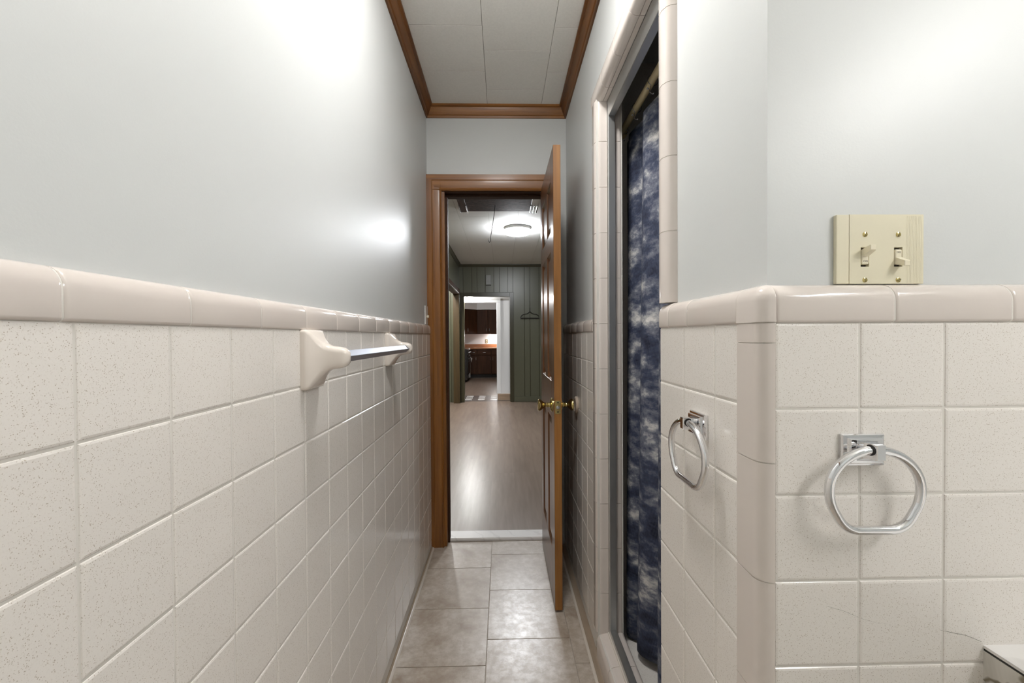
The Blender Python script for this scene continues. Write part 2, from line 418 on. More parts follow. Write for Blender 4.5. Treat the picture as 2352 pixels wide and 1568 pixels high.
cap_grout(wr, 'right', (XRP, 0.931, ZC), 0.931-0.62, XRP-XRT+0.0015)
cap_grout(wr, 'right', (XRP, 2.42, ZC), 2.42-1.626, XRP-XRT+0.0015)
MB().prism([(XRP, 0.8892), (0.3610, 0.8910), (0.3532, 0.8967), (0.3472, 0.9085), (0.3472, 0.9235), (XRP, 0.9290)], 2, 1.285, 2.135).obj('grout', M['grout'], wr)
# wall facing the camera on the right
wf = struct(box('wall_front', M['paint'], (0.447, XROOM+0.1, YFP, 0.70, 0, 2.6)), 'pale grey wall facing the camera above speckled cream tiles', 'wall')
box('grout', M['grout'], (0.368, XROOM, YFT+0.0016, YFP+0.001, 0, ZC+0.02), wf)
for i in range(8):
    x0 = 0.3688+i*P; w = min(P, XROOM-x0)
    for j in range(10):
        tile('tile', wf, 'front', (x0+G/2, YFP, ZC-(j+1)*P+G/2), w-G, P-G, YFP-YFT, M['tile'], jig=0.003)
for k in range(6):
    x0 = 0.3695+0.1640*k; w = min(0.1640, XROOM-x0)
    if w > 0.02: cap(wf, 'front', (x0+0.001, YFP, ZC), w-0.002, YFP-YFT+0.003)
cap_grout(wf, 'front', (0.3695, YFP, ZC), XROOM-0.3695, YFP-YFT+0.0015)
# hairline crack in the tiles above the counter
for pts, rr in (([(0.442, 0.842), (0.465, 0.835), (0.4856, 0.826)], 0.00010), ([(0.4885, 0.8245), (0.5085, 0.818), (0.525, 0.8155)], 0.00010),
                ([(0.577, 0.8105), (0.590, 0.8082), (0.6035, 0.805)], 0.00016), ([(0.6065, 0.8045), (0.6200, 0.801), (0.6300, 0.7992), (0.6357, 0.798), (0.648, 0.793), (0.6587, 0.7885)], 0.00022)):
    MB().tube([(x, YFT-0.00002, z) for x, z in pts], rr, 4).obj('hairline_crack', M['slot'], wf)
# rounded outside-corner trim
def corner_prof(e):
    r = min(0.019, max(e, 0.002)*0.85)
    pr = [(XRP, 0.6185), (XRP-e, 0.6185), (XRP-e, YFP-e+r)]
    pr += [(XRP-e+r-r*math.cos(a*PI/16), YFP-e+r-r*math.sin(a*PI/16)) for a in range(1, 9)]
    pr += [(0.3683, YFP-e), (0.3683, YFP), (XRP, YFP)] if XRP-e+r < 0.3683 else [(XRP-e+r+0.0005, YFP-e), (XRP-e+r+0.0005, YFP), (XRP+0.0001, YFP)]
    return pr
MB().prism(corner_prof(0.0226), 2, 0.05, ZC+0.03).obj('grout', M['grout'], wr)
zs = [0.05] + [1.203-0.1635*k for k in range(7, -1, -1)] + [ZC]
for z0, z1 in zip(zs[:-1], zs[1:]):
    if z1-z0 < 0.01: continue
    MB().prism(corner_prof(0.0242), 2, z0+0.0009, z1-0.0009).obj('corner_tile', M['trim_tile'], wr, smooth=40)
rings = []
for z, e in [(ZC+0.0009, 0.0252), (ZC+0.03, 0.0252)] + [(ZC+0.03+0.023*math.sin(a*PI/12), 0.003+0.0222*math.cos(a*PI/12)) for a in range(1, 7)]:
    r = 0.019*e/0.0252
    pr = [(XRP, 0.6185), (XRP-e, 0.6185), (XRP-e, YFP-e+r)] + [(XRP-e+r-r*math.cos(a*PI/16), YFP-e+r-r*math.sin(a*PI/16)) for a in range(1, 9)] + [(0.3688+(e-0.0252)*0.0, YFP-e), (0.3688, YFP), (XRP, YFP)]
    rings.append([(x, y, z) for x, y in pr])
MB().loft(rings).obj('corner_cap_tile', M['trim_tile'], wr, smooth=50)

# rest of the bathroom behind the camera
struct(box('wall_rear', M['paint'], (XLP-0.12, XROOM+0.1, YBACK-0.1, YBACK, 0, 2.6)), 'pale grey wall at the back of the bathroom', 'wall')
struct(box('wall_vanity', M['paint'], (XROOM, XROOM+0.1, YBACK, YFP, 0, 2.6)), 'pale grey wall beside the vanity', 'wall')

# ceiling of square boards
ceil = struct(box('ceiling', M['mud'], (-0.60, 1.40, YBACK-0.1, 2.56, ZCEIL+0.006, ZCEIL+0.08)), 'off white ceiling of square fibre boards over the bathroom', 'ceiling')
q = 0.3075
for ci, (x0, x1, off) in enumerate(((-0.431, -0.079, 2.108), (-0.079, 0.2285, 2.262), (0.2285, 0.372, 2.116))):
    j = [off+q*k for k in range(-11, 2)]; j = [YBACK] + [v for v in j if YBACK+0.02 < v < YE-0.02] + [YE]
    for a, b in zip(j[:-1], j[1:]):
        tile('ceiling_tile', ceil, 'ceil', (x0+0.0008, b-0.0011, ZCEIL+0.006), x1-x0-0.0016, b-a-0.0022, 0.006, M['ceil'], 0.002, 0.0012)
for x0, x1, off in ((0.372, 0.68, 0.4), (0.68, 0.985, 0.55), (0.985, 1.25, 0.4)):
    j = [off-q*k for k in range(6, -1, -1)]; j = [YBACK] + [v for v in j if v > YBACK+0.02] + [YFP]
    for a, b in zip(j[:-1], j[1:]):
        tile('ceiling_tile', ceil, 'ceil', (x0+0.0008, b-0.0011, ZCEIL+0.006), x1-x0-0.0016, b-a-0.0022, 0.006, M['ceil'], 0.002, 0.0012)
def crown(name, axis, wallpos, sgn, a, b, mat, z, label, s=1.0):
    pr = [(0, -0.062), (0.008, -0.062), (0.011, -0.052), (0.016, -0.049), (0.030, -0.020), (0.031, -0.013), (0.042, -0.010), (0.042, 0), (0, 0)]
    pr = [(wallpos+sgn*p*s, z+h*s) for p, h in pr]
    o = MB().prism(pr, axis, a, b).obj(name, mat, None, smooth=25)
    return struct(o, label, 'moulding')
crown('trim_1', 1, XLP, 1, YBACK, YE, M['crown']['y'], ZCEIL, 'brown wood crown moulding along the left wall')
crown('trim_2', 1, XRP, -1, YFP, YE, M['crown']['y'], ZCEIL, 'brown wood crown moulding above the shower side')
crown('trim_3', 0, YE, -1, XLP, XRP, M['wood_x'], ZCEIL, 'brown wood crown moulding above the open doorway')

# ------------------------------------------------------------------ wall with the doorway
DX0, DX1, DZ = -0.345, 0.272, 2.058
we = struct(MB().prism([(-2.2, 0), (DX0, 0), (DX0, DZ), (DX1, DZ), (DX1, 0), (1.6, 0), (1.6, 2.65), (-2.2, 2.65)], 1, YE, 2.56)
            .obj('wall_end', M['paint']), 'pale grey end wall holding the doorway to the hall', 'wall')
def casing_v(name, parent, xi, sgn, wd, y, z0, z1, mat):
    pr = [(0, 0), (0, -0.015), (0.006, -0.019), (0.012, -0.016), (0.018, -0.0175), (0.6*wd, -0.0185), (0.66*wd, -0.022), (wd, -0.023), (wd, 0)]
    return MB().prism([(xi+sgn*p, y+h) for p, h in pr], 2, z0, z1).obj(name, mat, parent, smooth=25)
df = struct(empty('trim_4'), 'brown stained door frame and casing around the hall doorway', 'door frame')
casing_v('side_casing', df, -0.345, -1, 0.0855, YE, 0, 2.14, M['wood_z'])
casing_v('side_casing', df, 0.272, 1, 0.055, YE, 0, 2.14, M['wood_z'])
pr = [(0, 0), (0, -0.015), (0.006, -0.019), (0.012, -0.016), (0.018, -0.0175), (0.055, -0.0185), (0.060, -0.022), (0.09, -0.023), (0.09, 0)]
MB().prism([(YE-0.0006+h, 2.050+p) for p, h in pr], 0, -0.4305, 0.327).obj('head_casing', M['wood_x'], df, smooth=25)
box('side_jamb', M['wood_z'], (DX0, -0.330, YE-0.004, 2.565, 0, DZ-0.012), df)
box('side_jamb', M['wood_z'], (0.258, DX1, YE-0.004, 2.565, 0, DZ-0.012), df)
box('head_jamb', M['darkwood_x'], (DX0, DX1, YE-0.004, 2.565, DZ-0.012, DZ), df)
box('door_stop', M['darkwood_z'], (-0.330, -0.319, 2.482, 2.520, 0, DZ-0.012), df)
box('door_stop', M['darkwood_x'], (-0.319, 0.258, 2.482, 2.520, DZ-0.024, DZ-0.012), df)
MB().prism([(2.495, 0), (2.495, 0.010), (2.502, 0.016), (2.595, 0.016), (2.600, 0.0)], 0, -0.3295, 0.2575).obj('threshold', M['thresh'], df, smooth=40)
box('strike_plate', M['brass'], (-0.3302, -0.3292, 2.445, 2.470, 0.875, 0.933), df)

# ------------------------------------------------------------------ the open door (six panels)
dr = tag(empty('door_1', (0.239, 2.432, 0)), 'dark stained six panel wooden door standing open against the right wall', 'door', kind='structure')
XD0, XD1 = 0.2225, 0.2555
def dpart(name, mat, y0, y1, z0, z1, bev=0.0015):
    o = box(name, mat, (XD0, XD1, y0, y1, z0, z1), None, bev, 1); o.parent = dr; o.matrix_parent_inverse = Matrix.Translation((-0.239, -2.432, 0)); return o
def dchild(mb, name, mat, smooth=None, parent=None, bev=0):
    o = mb.obj(name, mat, None, bev=bev, smooth=smooth); o.parent = dr if parent is None else parent
    o.matrix_parent_inverse = Matrix.Translation((-0.239, -2.432, 0)) if parent is None else Matrix.Identity(4); return o
YD0, YD1 = 1.830, 2.434
dpart('lock_stile', M['doorwood_z'], YD0+0.002, 1.932, 0.012, 2.044)
dpart('hinge_stile', M['doorwood_z'], 2.335, YD1, 0.012, 2.044)
for z0, z1 in ((0.012, 0.24), (0.84, 1.01), (1.60, 1.69), (1.92, 2.044)):
    dpart('rail', M['doorwood_y'], 1.932, 2.335, z0, z1)
for z0, z1 in ((0.24, 0.84), (1.01, 1.60), (1.69, 1.92)):
    dpart('mullion', M['doorwood_z'], 2.09, 2.178, z0, z1)
    for y0, y1 in ((1.932, 2.09), (2.178, 2.335)):
        mb = MB()
        def rg(i, x): return [(x, y0+i, z0+i), (x, y1-i, z0+i), (x, y1-i, z1-i), (x, y0+i, z1-i)]
        mb.loft([rg(0.036, XD0+0.004), rg(0.014, XD0+0.011), rg(0.010, XD0+0.011), rg(0, XD0+0.003), rg(0, XD1-0.003), rg(0.010, XD1-0.011), rg(0.014, XD1-0.011), rg(0.036, XD1-0.004)])
        dchild(mb, 'panel', M['doorwood_z'])
o = box('lock_edge', M['edge'], (XD0+0.0008, XD1-0.0008, YD0, YD0+0.0022, 0.012, 2.043)); o.parent = dr; o.matrix_parent_inverse = Matrix.Translation((-0.239, -2.432, 0))
tag(o, 'worn orange brown lock edge, coloured lighter as lit by the bathroom')
YK, ZK = 1.893, 0.905
def knob(sgn, x0):
    prof = [(0.0, 0.0), (0.033, 0.0), (0.033, 0.004), (0.028, 0.009), (0.014, 0.012), (0.010, 0.020), (0.013, 0.024), (0.010, 0.028), (0.010, 0.034),
            (0.014, 0.040), (0.023, 0.050), (0.028, 0.058), (0.0285, 0.062), (0.025, 0.066), (0.012, 0.068), (0.0, 0.068)]
    k = 1.0 if sgn < 0 else 0.92
    mb = MB().lathe([(r*0.95, sgn*h*k) for r, h in prof], 0, (x0, YK, ZK), 28)
    return dchild(mb, 'door_knob', M['brass'], smooth=35)
tag(knob(-1, XD0), 'brass knob on the hall side of the door')
kk = tag(knob(1, XD1), 'brass knob with a keyhole beside the wall bumper')
mb = MB(); pts2 = []
def rrect(cx, cz, w, h, r, n=5):
    out = []
    for sx, sz, a0 in ((1, -1, -PI/2), (1, 1, 0), (-1, 1, PI/2), (-1, -1, PI)):
        for k in range(n+1):
            a = a0+k*PI/2/n; out.append((cx+sx*(w/2-r)+r*math.cos(a), cz+sz*(h/2-r)+r*math.sin(a)))
    return out
lp = dchild(MB().prism(rrect(0.2385, 0.904, 0.0245, 0.058, 0.005), 1, YD0-0.0018, YD0+0.0005), 'latch_plate', M['brass'])
for dz in (-0.0205, 0.0205):
    dchild(MB().lathe([(0, 0), (0.0038, 0), (0.0034, -0.0008), (0, -0.0008)], 1, (0.2385, YD0-0.0018, 0.904+dz), 12), 'screw', M['slot'], parent=lp)
dchild(MB().lathe([(0, 0), (0.0085, 0), (0.0085, -0.004), (0.006, -0.0075), (0, -0.008)], 1, (0.2385, YD0-0.0018, 0.903), 16), 'latch_bolt', M['steel'], smooth=30, parent=lp)
for z in (0.25, 1.05, 1.82):
    dchild(MB().lathe([(0, -0.045), (0.006, -0.045), (0.006, 0.045), (0, 0.045)], 2, (0.2605, 2.425, z), 12), 'hinge', M['brass'], smooth=40)

# ------------------------------------------------------------------ shower opening: trim tiles, curb, interior
def arc(cx, cy, r, a0, a1, n=5):
    return [(cx+r*math.cos(math.radians(a0+(a1-a0)*k/n)), cy+r*math.sin(math.radians(a0+(a1-a0)*k/n))) for k in range(n+1)]
# far jamb trim (plan profile), outer edge rounded away, inner corner rounded toward the camera
XT = 0.346
far_prof = [(XRP, 1.632)] + arc(XRP, 1.610, 0.022, 90, 180)[1:] 
far_prof = [(XRP+0.0, 1.634), (0.360, 1.631), (0.351, 1.624), (XT, 1.612), (XT, 1.578)] + arc(XT+0.022, 1.578, 0.022, 180, 270) + [(0.3895, 1.556), (0.3895, 1.572), (0.372, 1.572)]
zs = [0.098] + [z for z in [1.764-0.168*k for k in range(9, -2, -1)] if z > 0.12] + [2.085]
for z0, z1 in zip(zs[:-1], zs[1:]):
    MB().prism(far_prof, 2, z0+0.0009, z1-0.0009).obj('jamb_trim_tile', M['trim_tile'], wr, smooth=40)
    MB().prism([(0.4165, 1.572), (0.4165, 1.556)] + arc(0.434, 1.570, 0.014, 270, 360) + [(0.448, 1.573)], 2, z0+0.0009, z1-0.0009).obj('inner_trim_tile', M['trim_tile'], wr, smooth=40)
box('grout', M['grout'], (XT+0.004, 0.446, 1.5585, 1.61, 0.05, ZSH), wr)
# near jamb trim above the wainscot cap
near_prof = [(XRP, 0.888), (0.360, 0.890), (0.352, 0.896), (XT, 0.908), (XT, 0.924), (XT+0.004, 0.930), (XRP, 0.930)]
zs = [1.2842, 1.437, 1.596, 1.753, 1.912, 2.071, 2.137]
for z0, z1 in zip(zs[:-1], zs[1:]):
    MB().prism(near_prof, 2, z0+0.0009, z1-0.0009).obj('jamb_trim_tile', M['trim_tile'], wr, smooth=50)
# head trim (profile in x,z) and the narrow soffit row behind it
head_prof = [(XRP, 2.152), (0.360, 2.149), (0.351, 2.142), (XT, 2.130), (XT, 2.100)] + [(XT+0.022-0.022*math.cos(a*PI/12), 2.100-0.022*math.sin(a*PI/12)) for a in range(1, 7)] + [(0.374, 2.078), (0.374, 2.092), (XRP, 2.092)]
yy = [1.632-0.164*k for k in range(5)] + [0.931]
yy = sorted(yy)
for y0, y1 in zip(yy[:-1], yy[1:]):
    MB().prism(head_prof, 1, y0+0.0009, y1-0.0009).obj('head_trim_tile', M['trim_tile'], wr, smooth=40)
    if y1 > YS1-0.01: y1 = 1.5555
    MB().box(0.3755, 0.3905, y0+0.0009, y1-0.0009, 2.078, 2.092).obj('soffit_tile', M['trim_tile'], wr, bev=0.001, seg=1)
    MB().box(0.4165, 0.447, y0+0.0009, y1-0.0009, 2.078, 2.092).obj('soffit_tile', M['trim_tile'], wr, bev=0.001, seg=1)
# curb
curb = struct(box('shower_curb', M['grout'], (XRT+0.004, 0.445, YS0, 1.572, 0, 0.094)), 'low tiled curb along the bottom of the shower opening', 'curb')
cp = [(XRT-0.004, 0.0), (XRT-0.004, 0.070)] + [(XRT+0.024-0.028*math.cos(a*PI/12), 0.070+0.030*math.sin(a*PI/12)) for a in range(1, 7)] + [(0.3895, 0.102), (0.3895, 0.09), (0.36, 0.06), (0.36, 0.0)]
yy = [0.9315, 1.060, 1.228, 1.396, 1.5605]
for y0, y1 in zip(yy[:-1], yy[1:]):
    MB().prism(cp, 1, y0+0.0009, y1-0.0009).obj('curb_tile', M['trim_tile'], curb, smooth=40)
    MB().prism([(0.4165, 0.09), (0.4165, 0.102)] + arc(0.434, 0.088, 0.014, 90, 0)[0:] + [(0.447, 0.06)], 1, y0+0.0009, y1-0.0009).obj('curb_tile', M['trim_tile'], curb, smooth=40)
# metal frame of the former shower door
fr = tag(empty('shower_door_frame', (0.403, 1.25, 0.1)), 'brushed aluminium frame lining the tiled shower opening', 'shower frame')
def fpart(name, b, bev=0.0015):
    o = box(name, M['alu'], b, None, bev, 1); o.parent = fr; o.matrix_parent_inverse = Matrix.Translation((-0.403, -1.25, -0.1)); return o
fpart('side_post', (0.3905, 0.4160, 1.540, 1.5585, 0.1025, 2.078))
fpart('side_post', (0.3905, 0.4160, YS0+0.001, YS0+0.018, 0.1025, 2.078))
fpart('head_rail', (0.3905, 0.4160, YS0+0.018, 1.540, 2.018, 2.078))
fpart('sill_track', (0.3905, 0.4160, YS0+0.018, 1.540, 0.095, 0.122))
o = box('caulk_bead', M['caulk'], (0.3855, 0.3903, YS0+0.002, 1.556, 0.100, 0.106), None); o.parent = fr; o.matrix_parent_inverse = Matrix.Translation((-0.403, -1.25, -0.1))
# shower stall
st = struct(MB().prism([(0.447, 0.70), (1.30, 0.70), (1.30, 1.86), (0.447, 1.86), (0.447, 1.76), (1.20, 1.76), (1.20, 0.78), (0.447, 0.78)], 2, 0.0, 2.35)
            .obj('wall_shower', M['tile']), 'tiled stall walls behind the shower curtain', 'wall')
struct(box('floor_shower', M['tile'], (0.446, 1.20, 0.78, 1.76, 0.0, 0.045)), 'pale tiled shower floor below the curtain', 'floor')
struct(box('ceiling_shower', M['paint'], (0.448, 1.30, 0.71, 1.86, 2.351, 2.40)), 'low ceiling inside the shower stall', 'ceiling')

# rod, hooks, curtain
ZR = 2.058; XC = 0.500
rod = tag(MB().lathe([(0, 0.0), (0.024, 0.0), (0.024, 0.006), (0.0125, 0.012), (0.0125, 0.968), (0.024, 0.974), (0.024, 0.980), (0, 0.980)], 1, (XC, 0.78, ZR), 24)
          .obj('curtain_rod', M['rod'], smooth=35), 'tan plastic tension rod inside the shower opening', 'curtain rod')
hook_y = [1.72, 1.552, 1.386, 1.22, 1.055, 0.90]
hl = ['thin steel curtain hook at the far end of the tan rod', 'thin steel curtain hook second from the far end of the rod', 'thin steel curtain hook third from the far end of the rod',
      'thin steel curtain hook fourth from the far end of the rod', 'thin steel curtain hook fifth from the far end of the rod', 'thin steel curtain hook at the near end of the tan rod']
for y, lb in zip(hook_y, hl):
    ring = [(XC+0.0175*math.sin(a), y+0.003*math.cos(a), ZR-0.004+0.0185*math.cos(a)) for a in [PI*0.95-2*PI*0.9*k/18 for k in range(19)]]
    ring += [(XC-0.012, y+0.002, ZR-0.040), (XC-0.002, y+0.002, ZR-0.048)]
    hk = tag(MB().tube(ring, 0.0013, 6).obj('curtain_hook', M['steel'], smooth=60), lb, 'hook', 'hooks holding the shower curtain')
    for sx in (-1, 1):
        MB().lathe([(0, -0.003), (0.0028, -0.002), (0.0034, 0), (0.0028, 0.002), (0, 0.003)], 2, (XC-0.0165 if sx < 0 else XC+0.002, y+0.002, ZR-0.030 if sx < 0 else ZR-0.046), 10).obj('bead', M['steel'], hk, smooth=60)
def make_curtain():
    NU, NV = 150, 60; y0, y1 = 0.80, 1.745; vs_ = []; fs = []; uvs = []
    for j in range(NV+1):
        t = j/NV; 
        for i in range(NU+1):
            s_ = i/NU; y = y0+(y1-y0)*s_
            ph = 2*PI*(y-1.72)/0.166
            amp = 0.016+0.018*t
            fold = math.cos(ph)
            x = XC+0.012 + amp*fold*0.9 + 0.010*t*math.sin(ph*0.5+0.7+0.6*t) + 0.006*math.sin(ph*2+1.3)*t - 0.010*t
            sag = (1-math.cos(ph))*0.5*0.020
            zt = ZR-0.040-sag; zb = 0.070+0.012*math.sin(ph*0.5+1.0)
            vs_.append((x, y+0.018*t*math.sin(ph*0.5), zt+(zb-zt)*t)); uvs.append((y*1.35, (zt+(zb-zt)*t)))
    for j in range(NV):
        for i in range(NU):
            a = j*(NU+1)+i; fs.append((a, a+1, a+NU+2, a+NU+1))
    me = bpy.data.meshes.new('shower_curtain'); me.from_pydata(vs_, [], fs)
    ul = me.uv_layers.new(name='UVMap')
    for lp_ in me.loops: ul.data[lp_.index].uv = uvs[lp_.vertex_index]
    for p in me.polygons: p.use_smooth = True
    me.materials.append(M['curtain']); o = link('shower_curtain', me)
    md = o.modifiers.new('thickness', 'SOLIDIFY'); md.thickness = 0.0012
    return tag(o, 'navy blue and white tie dyed fabric curtain hanging in the shower opening', 'shower curtain')
make_curtain()

# ------------------------------------------------------------------ towel bar on the left wall
tb = tag(empty('towel_bar', (XLT, 1.23, 1.168)), 'towel bar with cream ceramic posts and a square metal rod', 'towel bar')
def tbc(o): o.parent = tb; o.matrix_parent_inverse = Matrix.Translation((-XLT, -1.23, -1.168)); return o
def bracket(yc, zc, hy0, hz0):
    rings = []
    secs = [(0.0, 1, 1, 0), (0.008, 1, 1, 0), (0.0125, 0.97, 0.975, 0), (0.017, 0.86, 0.90, 0), (0.023, 0.72, 0.76, 0), (0.030, 0.60, 0.62, 0.001), (0.038, 0.50, 0.50, 0.002), (0.047, 0.43, 0.42, 0.003), (0.056, 0.40, 0.385, 0.003),
            (0.066, 0.385, 0.365, 0.003), (0.074, 0.355, 0.335, 0.003), (0.080, 0.30, 0.285, 0.003), (0.0845, 0.21, 0.20, 0.003), (0.0865, 0.08, 0.08, 0.003)]
    for d, fy, fz, dz in secs:
        hy, hz = hy0*fy, hz0*fz; rr = min(hy, hz)*(0.16 if d < 0.012 else 0.16+min(1, (d-0.012)/0.03)*0.55)
        rings.append([(XLT+d, y, z) for y, z in rrect(yc, zc+dz, 2*hy, 2*hz, rr, 4)])
    return tbc(MB().loft(rings).obj('post', M['ceramic'], smooth=50))
bracket(0.915, 1.168, 0.0435, 0.0630); bracket(1.540, 1.170, 0.0430, 0.0585)
xb, zb_, hb_ = XLT+0.066, 1.1725, 0.0135
tbc(MB().prism([(xb-hb_, zb_), (xb, zb_-hb_), (xb+hb_, zb_), (xb, zb_+hb_)], 1, 0.915, 1.540).obj('bar', M['barmetal'], bev=0.0012))

# ------------------------------------------------------------------ towel rings
def towel_ring(name, loc, rz, label, kx=1.0):
    t = tag(empty(name, loc, rz), label, 'towel ring', 'chrome towel rings')
    # local: x right, y into the wall, z up, wall face at y = 0
    mb = MB()
    def sq(h, y, k=0.73): return [(-h, y, -h*k), (h, y, -h*k), (h, y, h*k), (-h, y, h*k)]
    mb.loft([sq(0.0295, 0), sq(0.0295, -0.004), sq(0.0280, -0.0062), sq(0.0240, -0.0075), sq(0.0232, -0.0105), sq(0.0215, -0.012)])
    mb.obj('back_plate', M['chrome'], t, smooth=20)
    mb = MB()
    secs = [(-0.011, 0.017, 0.0135, 0), (-0.013, 0.0120, 0.0120, 0.001), (-0.016, 0.0085, 0.0108, 0.002), (-0.021, 0.0068, 0.0102, 0.003), (-0.0325, 0.0060, 0.0100, 0.003), (-0.0335, 0.0052, 0.0092, 0.003)]
    mb.loft([[(-hx, y, dz-hz), (hx, y, dz-hz), (hx, y, dz+hz), (-hx, y, dz+hz)] for y, hx, hz, dz in secs])
    mb.obj('arm', M['chrome'], t, smooth=20)
    # ring path: round top, flat bottom
    cz = -0.0475; R = 0.0612*kx; zb = cz-0.0530; path = []; N = 40
    for k in range(N+1):
        a = math.radians(90) - math.radians(122)*k/N
        path.append((R*math.cos(a), cz+(0.0525 if math.sin(a) > 0 else 0.058)*math.sin(a)))
    x1, z1 = path[-1]
    for k in range(1, 9):
        tt = k/8; xx = (1-tt)**2*x1+2*tt*(1-tt)*(x1-0.010)+tt*tt*(x1-0.030); zz = (1-tt)**2*z1+2*tt*(1-tt)*(zb+0.0008)+tt*tt*zb
        path.append((xx, zz))
    full = path + [(-x, z) for x, z in reversed(path[1:])]
    P3 = [(x, -0.0240, z) for x, z in full]
    MB().tube(P3, 0.0058, 12, closed=True).obj('ring', M['chrome'], t, smooth=60)
    for sx in (-1, 1):
        MB().lathe([(0, 0), (0.0072, 0), (0.0072, sx*0.0012), (0, sx*0.0015)], 0, (sx*0.0061, -0.0240, cz+0.0525), 16).obj('collar', M['black'], t, smooth=40)
    return t
towel_ring('towel_ring', (0.4865, YFT, 1.0575), 0, 'chrome towel ring on the tiles facing the camera, below the light switches')
towel_ring('towel_ring', (XRT, 0.7400, 1.0555), -PI/2, 'chrome towel ring on the side wall beside the shower curtain', 1.12)

# ------------------------------------------------------------------ switch plates
sw = tag(empty('switch_plate', (0.528, YFP, 1.322)), 'ivory double light switch plate above the tile cap facing the camera', 'light switch')
def swc(o): o.parent = sw; o.matrix_parent_inverse = Matrix.Translation((-0.528, -YFP, -1.322)); return o
def text_obj(txt, size, mat, name):
    cu = bpy.data.curves.new('t', 'FONT'); cu.body = txt; cu.size = size; cu.align_x = 'CENTER'; cu.align_y = 'CENTER'; cu.extrude = 0.00008
    o = bpy.data.objects.new('t', cu); C.objects.link(o)
    dg = bpy.context.evaluated_depsgraph_get(); me = bpy.data.meshes.new_from_object(o.evaluated_get(dg)); bpy.data.objects.remove(o)
    me.name = name; me.materials.clear(); me.materials.append(mat); return link(name, me)
mb = MB()
xs = [0.4845, 0.5005, 0.5125, 0.5480, 0.5600, 0.590]; z0, z1 = 1.2845, 1.381
ht, hb = 1.3355, 1.3085
cells = []
yb, yf = YFP, YFP-0.0062
for a, b in zip(xs[:-1], xs[1:]):
    if (a, b) in ((0.5005, 0.5125), (0.5480, 0.5600)):
        mb.box(a, b, yf, yb, z0, hb); mb.box(a, b, yf, yb, ht, z1)
    else: mb.box(a, b, yf, yb, z0, z1)
me = mb.mesh('plate', M['ivory'])
bm = bmesh.new(); bm.from_mesh(me); bmesh.ops.remove_doubles(bm, verts=bm.verts, dist=1e-5)
# drop inner walls shared by two boxes
seen = {}
for f in bm.faces:
    k = tuple(round(c, 5) for c in f.calc_center_median()); seen.setdefault(k, []).append(f)
bmesh.ops.delete(bm, geom=[f for v in seen.values() if len(v) > 1 for f in v], context='FACES'); bm.to_mesh(me); bm.free()
swc(link('plate', me))
swc(box('plate_end', M['ivory'], (0.466, 0.4842, yf, yb, z0, z1), None, 0.0012, 2))
for k in range(11):
    xg = 0.5655+0.0021*k
    swc(box('ridge', M['ivory'], (xg, xg+0.0011, yf-0.00015, yf+0.0002, z0+0.001, z1-0.002)))
for i, (xc, up) in enumerate(((0.5065, 1), (0.5540, -1))):
    tg = swc(box('toggle', M['toggle'], (xc-0.0048, xc+0.0048, yf-0.001, yb-0.0005, hb+0.003, ht-0.003), None, 0.0015, 2))
    tag(tg, 'toggle flipped up' if up > 0 else 'toggle flipped down')
    mb = MB(); zc_ = 1.322
    def lev(d, hw, hz): 
        return [(xc-hw, yf+0.004-d, zc_+up*(0.0035+d*0.42)-hz), (xc+hw, yf+0.004-d, zc_+up*(0.0035+d*0.42)-hz), (xc+hw, yf+0.004-d, zc_+up*(0.0035+d*0.42)+hz), (xc-hw, yf+0.004-d, zc_+up*(0.0035+d*0.42)+hz)]
    mb.loft([lev(0, 0.0046, 0.0052), lev(0.008, 0.0044, 0.0046), lev(0.017, 0.0040, 0.0038), lev(0.0178, 0.0032, 0.0030)])
    lv = mb.obj('lever', M['toggle'], None, smooth=20); lv.parent = tg
    tx = text_obj('ON' if up > 0 else 'OFF', 0.0042 if up > 0 else 0.0036, M['ink'], 'imprint'); tx.parent = tg
    tx.matrix_local = Matrix.Translation((xc, yf-0.00105, zc_-up*0.0062)) @ Matrix.Rotation(PI/2, 4, 'X')
    swc(MB().box(xc-0.006, xc+0.006, yb-0.0006, yb-0.0001, hb, ht).obj('slot_back', M['slot']))
    for zz, an in ((1.3533, 0.35), (1.2898, 0.2 if i == 0 else 1.3)):
        sc_ = swc(MB().lathe([(0, 0), (0.0036, 0), (0.0033, -0.0008), (0.0018, -0.0013), (0, -0.0014)], 1, (xc, yf, zz), 16).obj('screw', M['brass'], smooth=50))
        dx, dz = 0.0034*math.sin(an), 0.0034*math.cos(an)
        sl = MB().tube([(xc-dx, yf-0.0012, zz-dz), (xc+dx, yf-0.0012, zz+dz)], 0.0004, 4).obj('screw_slot', M['slot']); sl.parent = sc_
s2 = tag(empty('wall_switch', (XLP, 2.375, 1.33)), 'ivory light switch on the left wall beside the door casing', 'light switch')
for nm, b, mt, bv in (('plate', (XLP, XLP+0.006, 2.338, 2.408, 1.2845, 1.388), 'white_plastic', 0.0015), ('toggle', (XLP+0.006, XLP+0.018, 2.369, 2.377, 1.322, 1.336), 'toggle', 0.002)):
    o = box(nm, M[mt], b, None, bv, 2); o.parent = s2; o.matrix_parent_inverse = Matrix.Translation((-XLP, -2.375, -1.33))

# door bumper on the wall
tag(MB().lathe([(0, 0.0), (0.040, 0.0), (0.041, -0.004), (0.038, -0.010), (0.030, -0.0125), (0.026, -0.010), (0, -0.009)], 0, (XRT, 1.985, 0.888), 32).obj('door_bumper', M['bumper'], smooth=35),
    'round cream bumper disc on the tiled wall behind the door knob', 'door bumper')

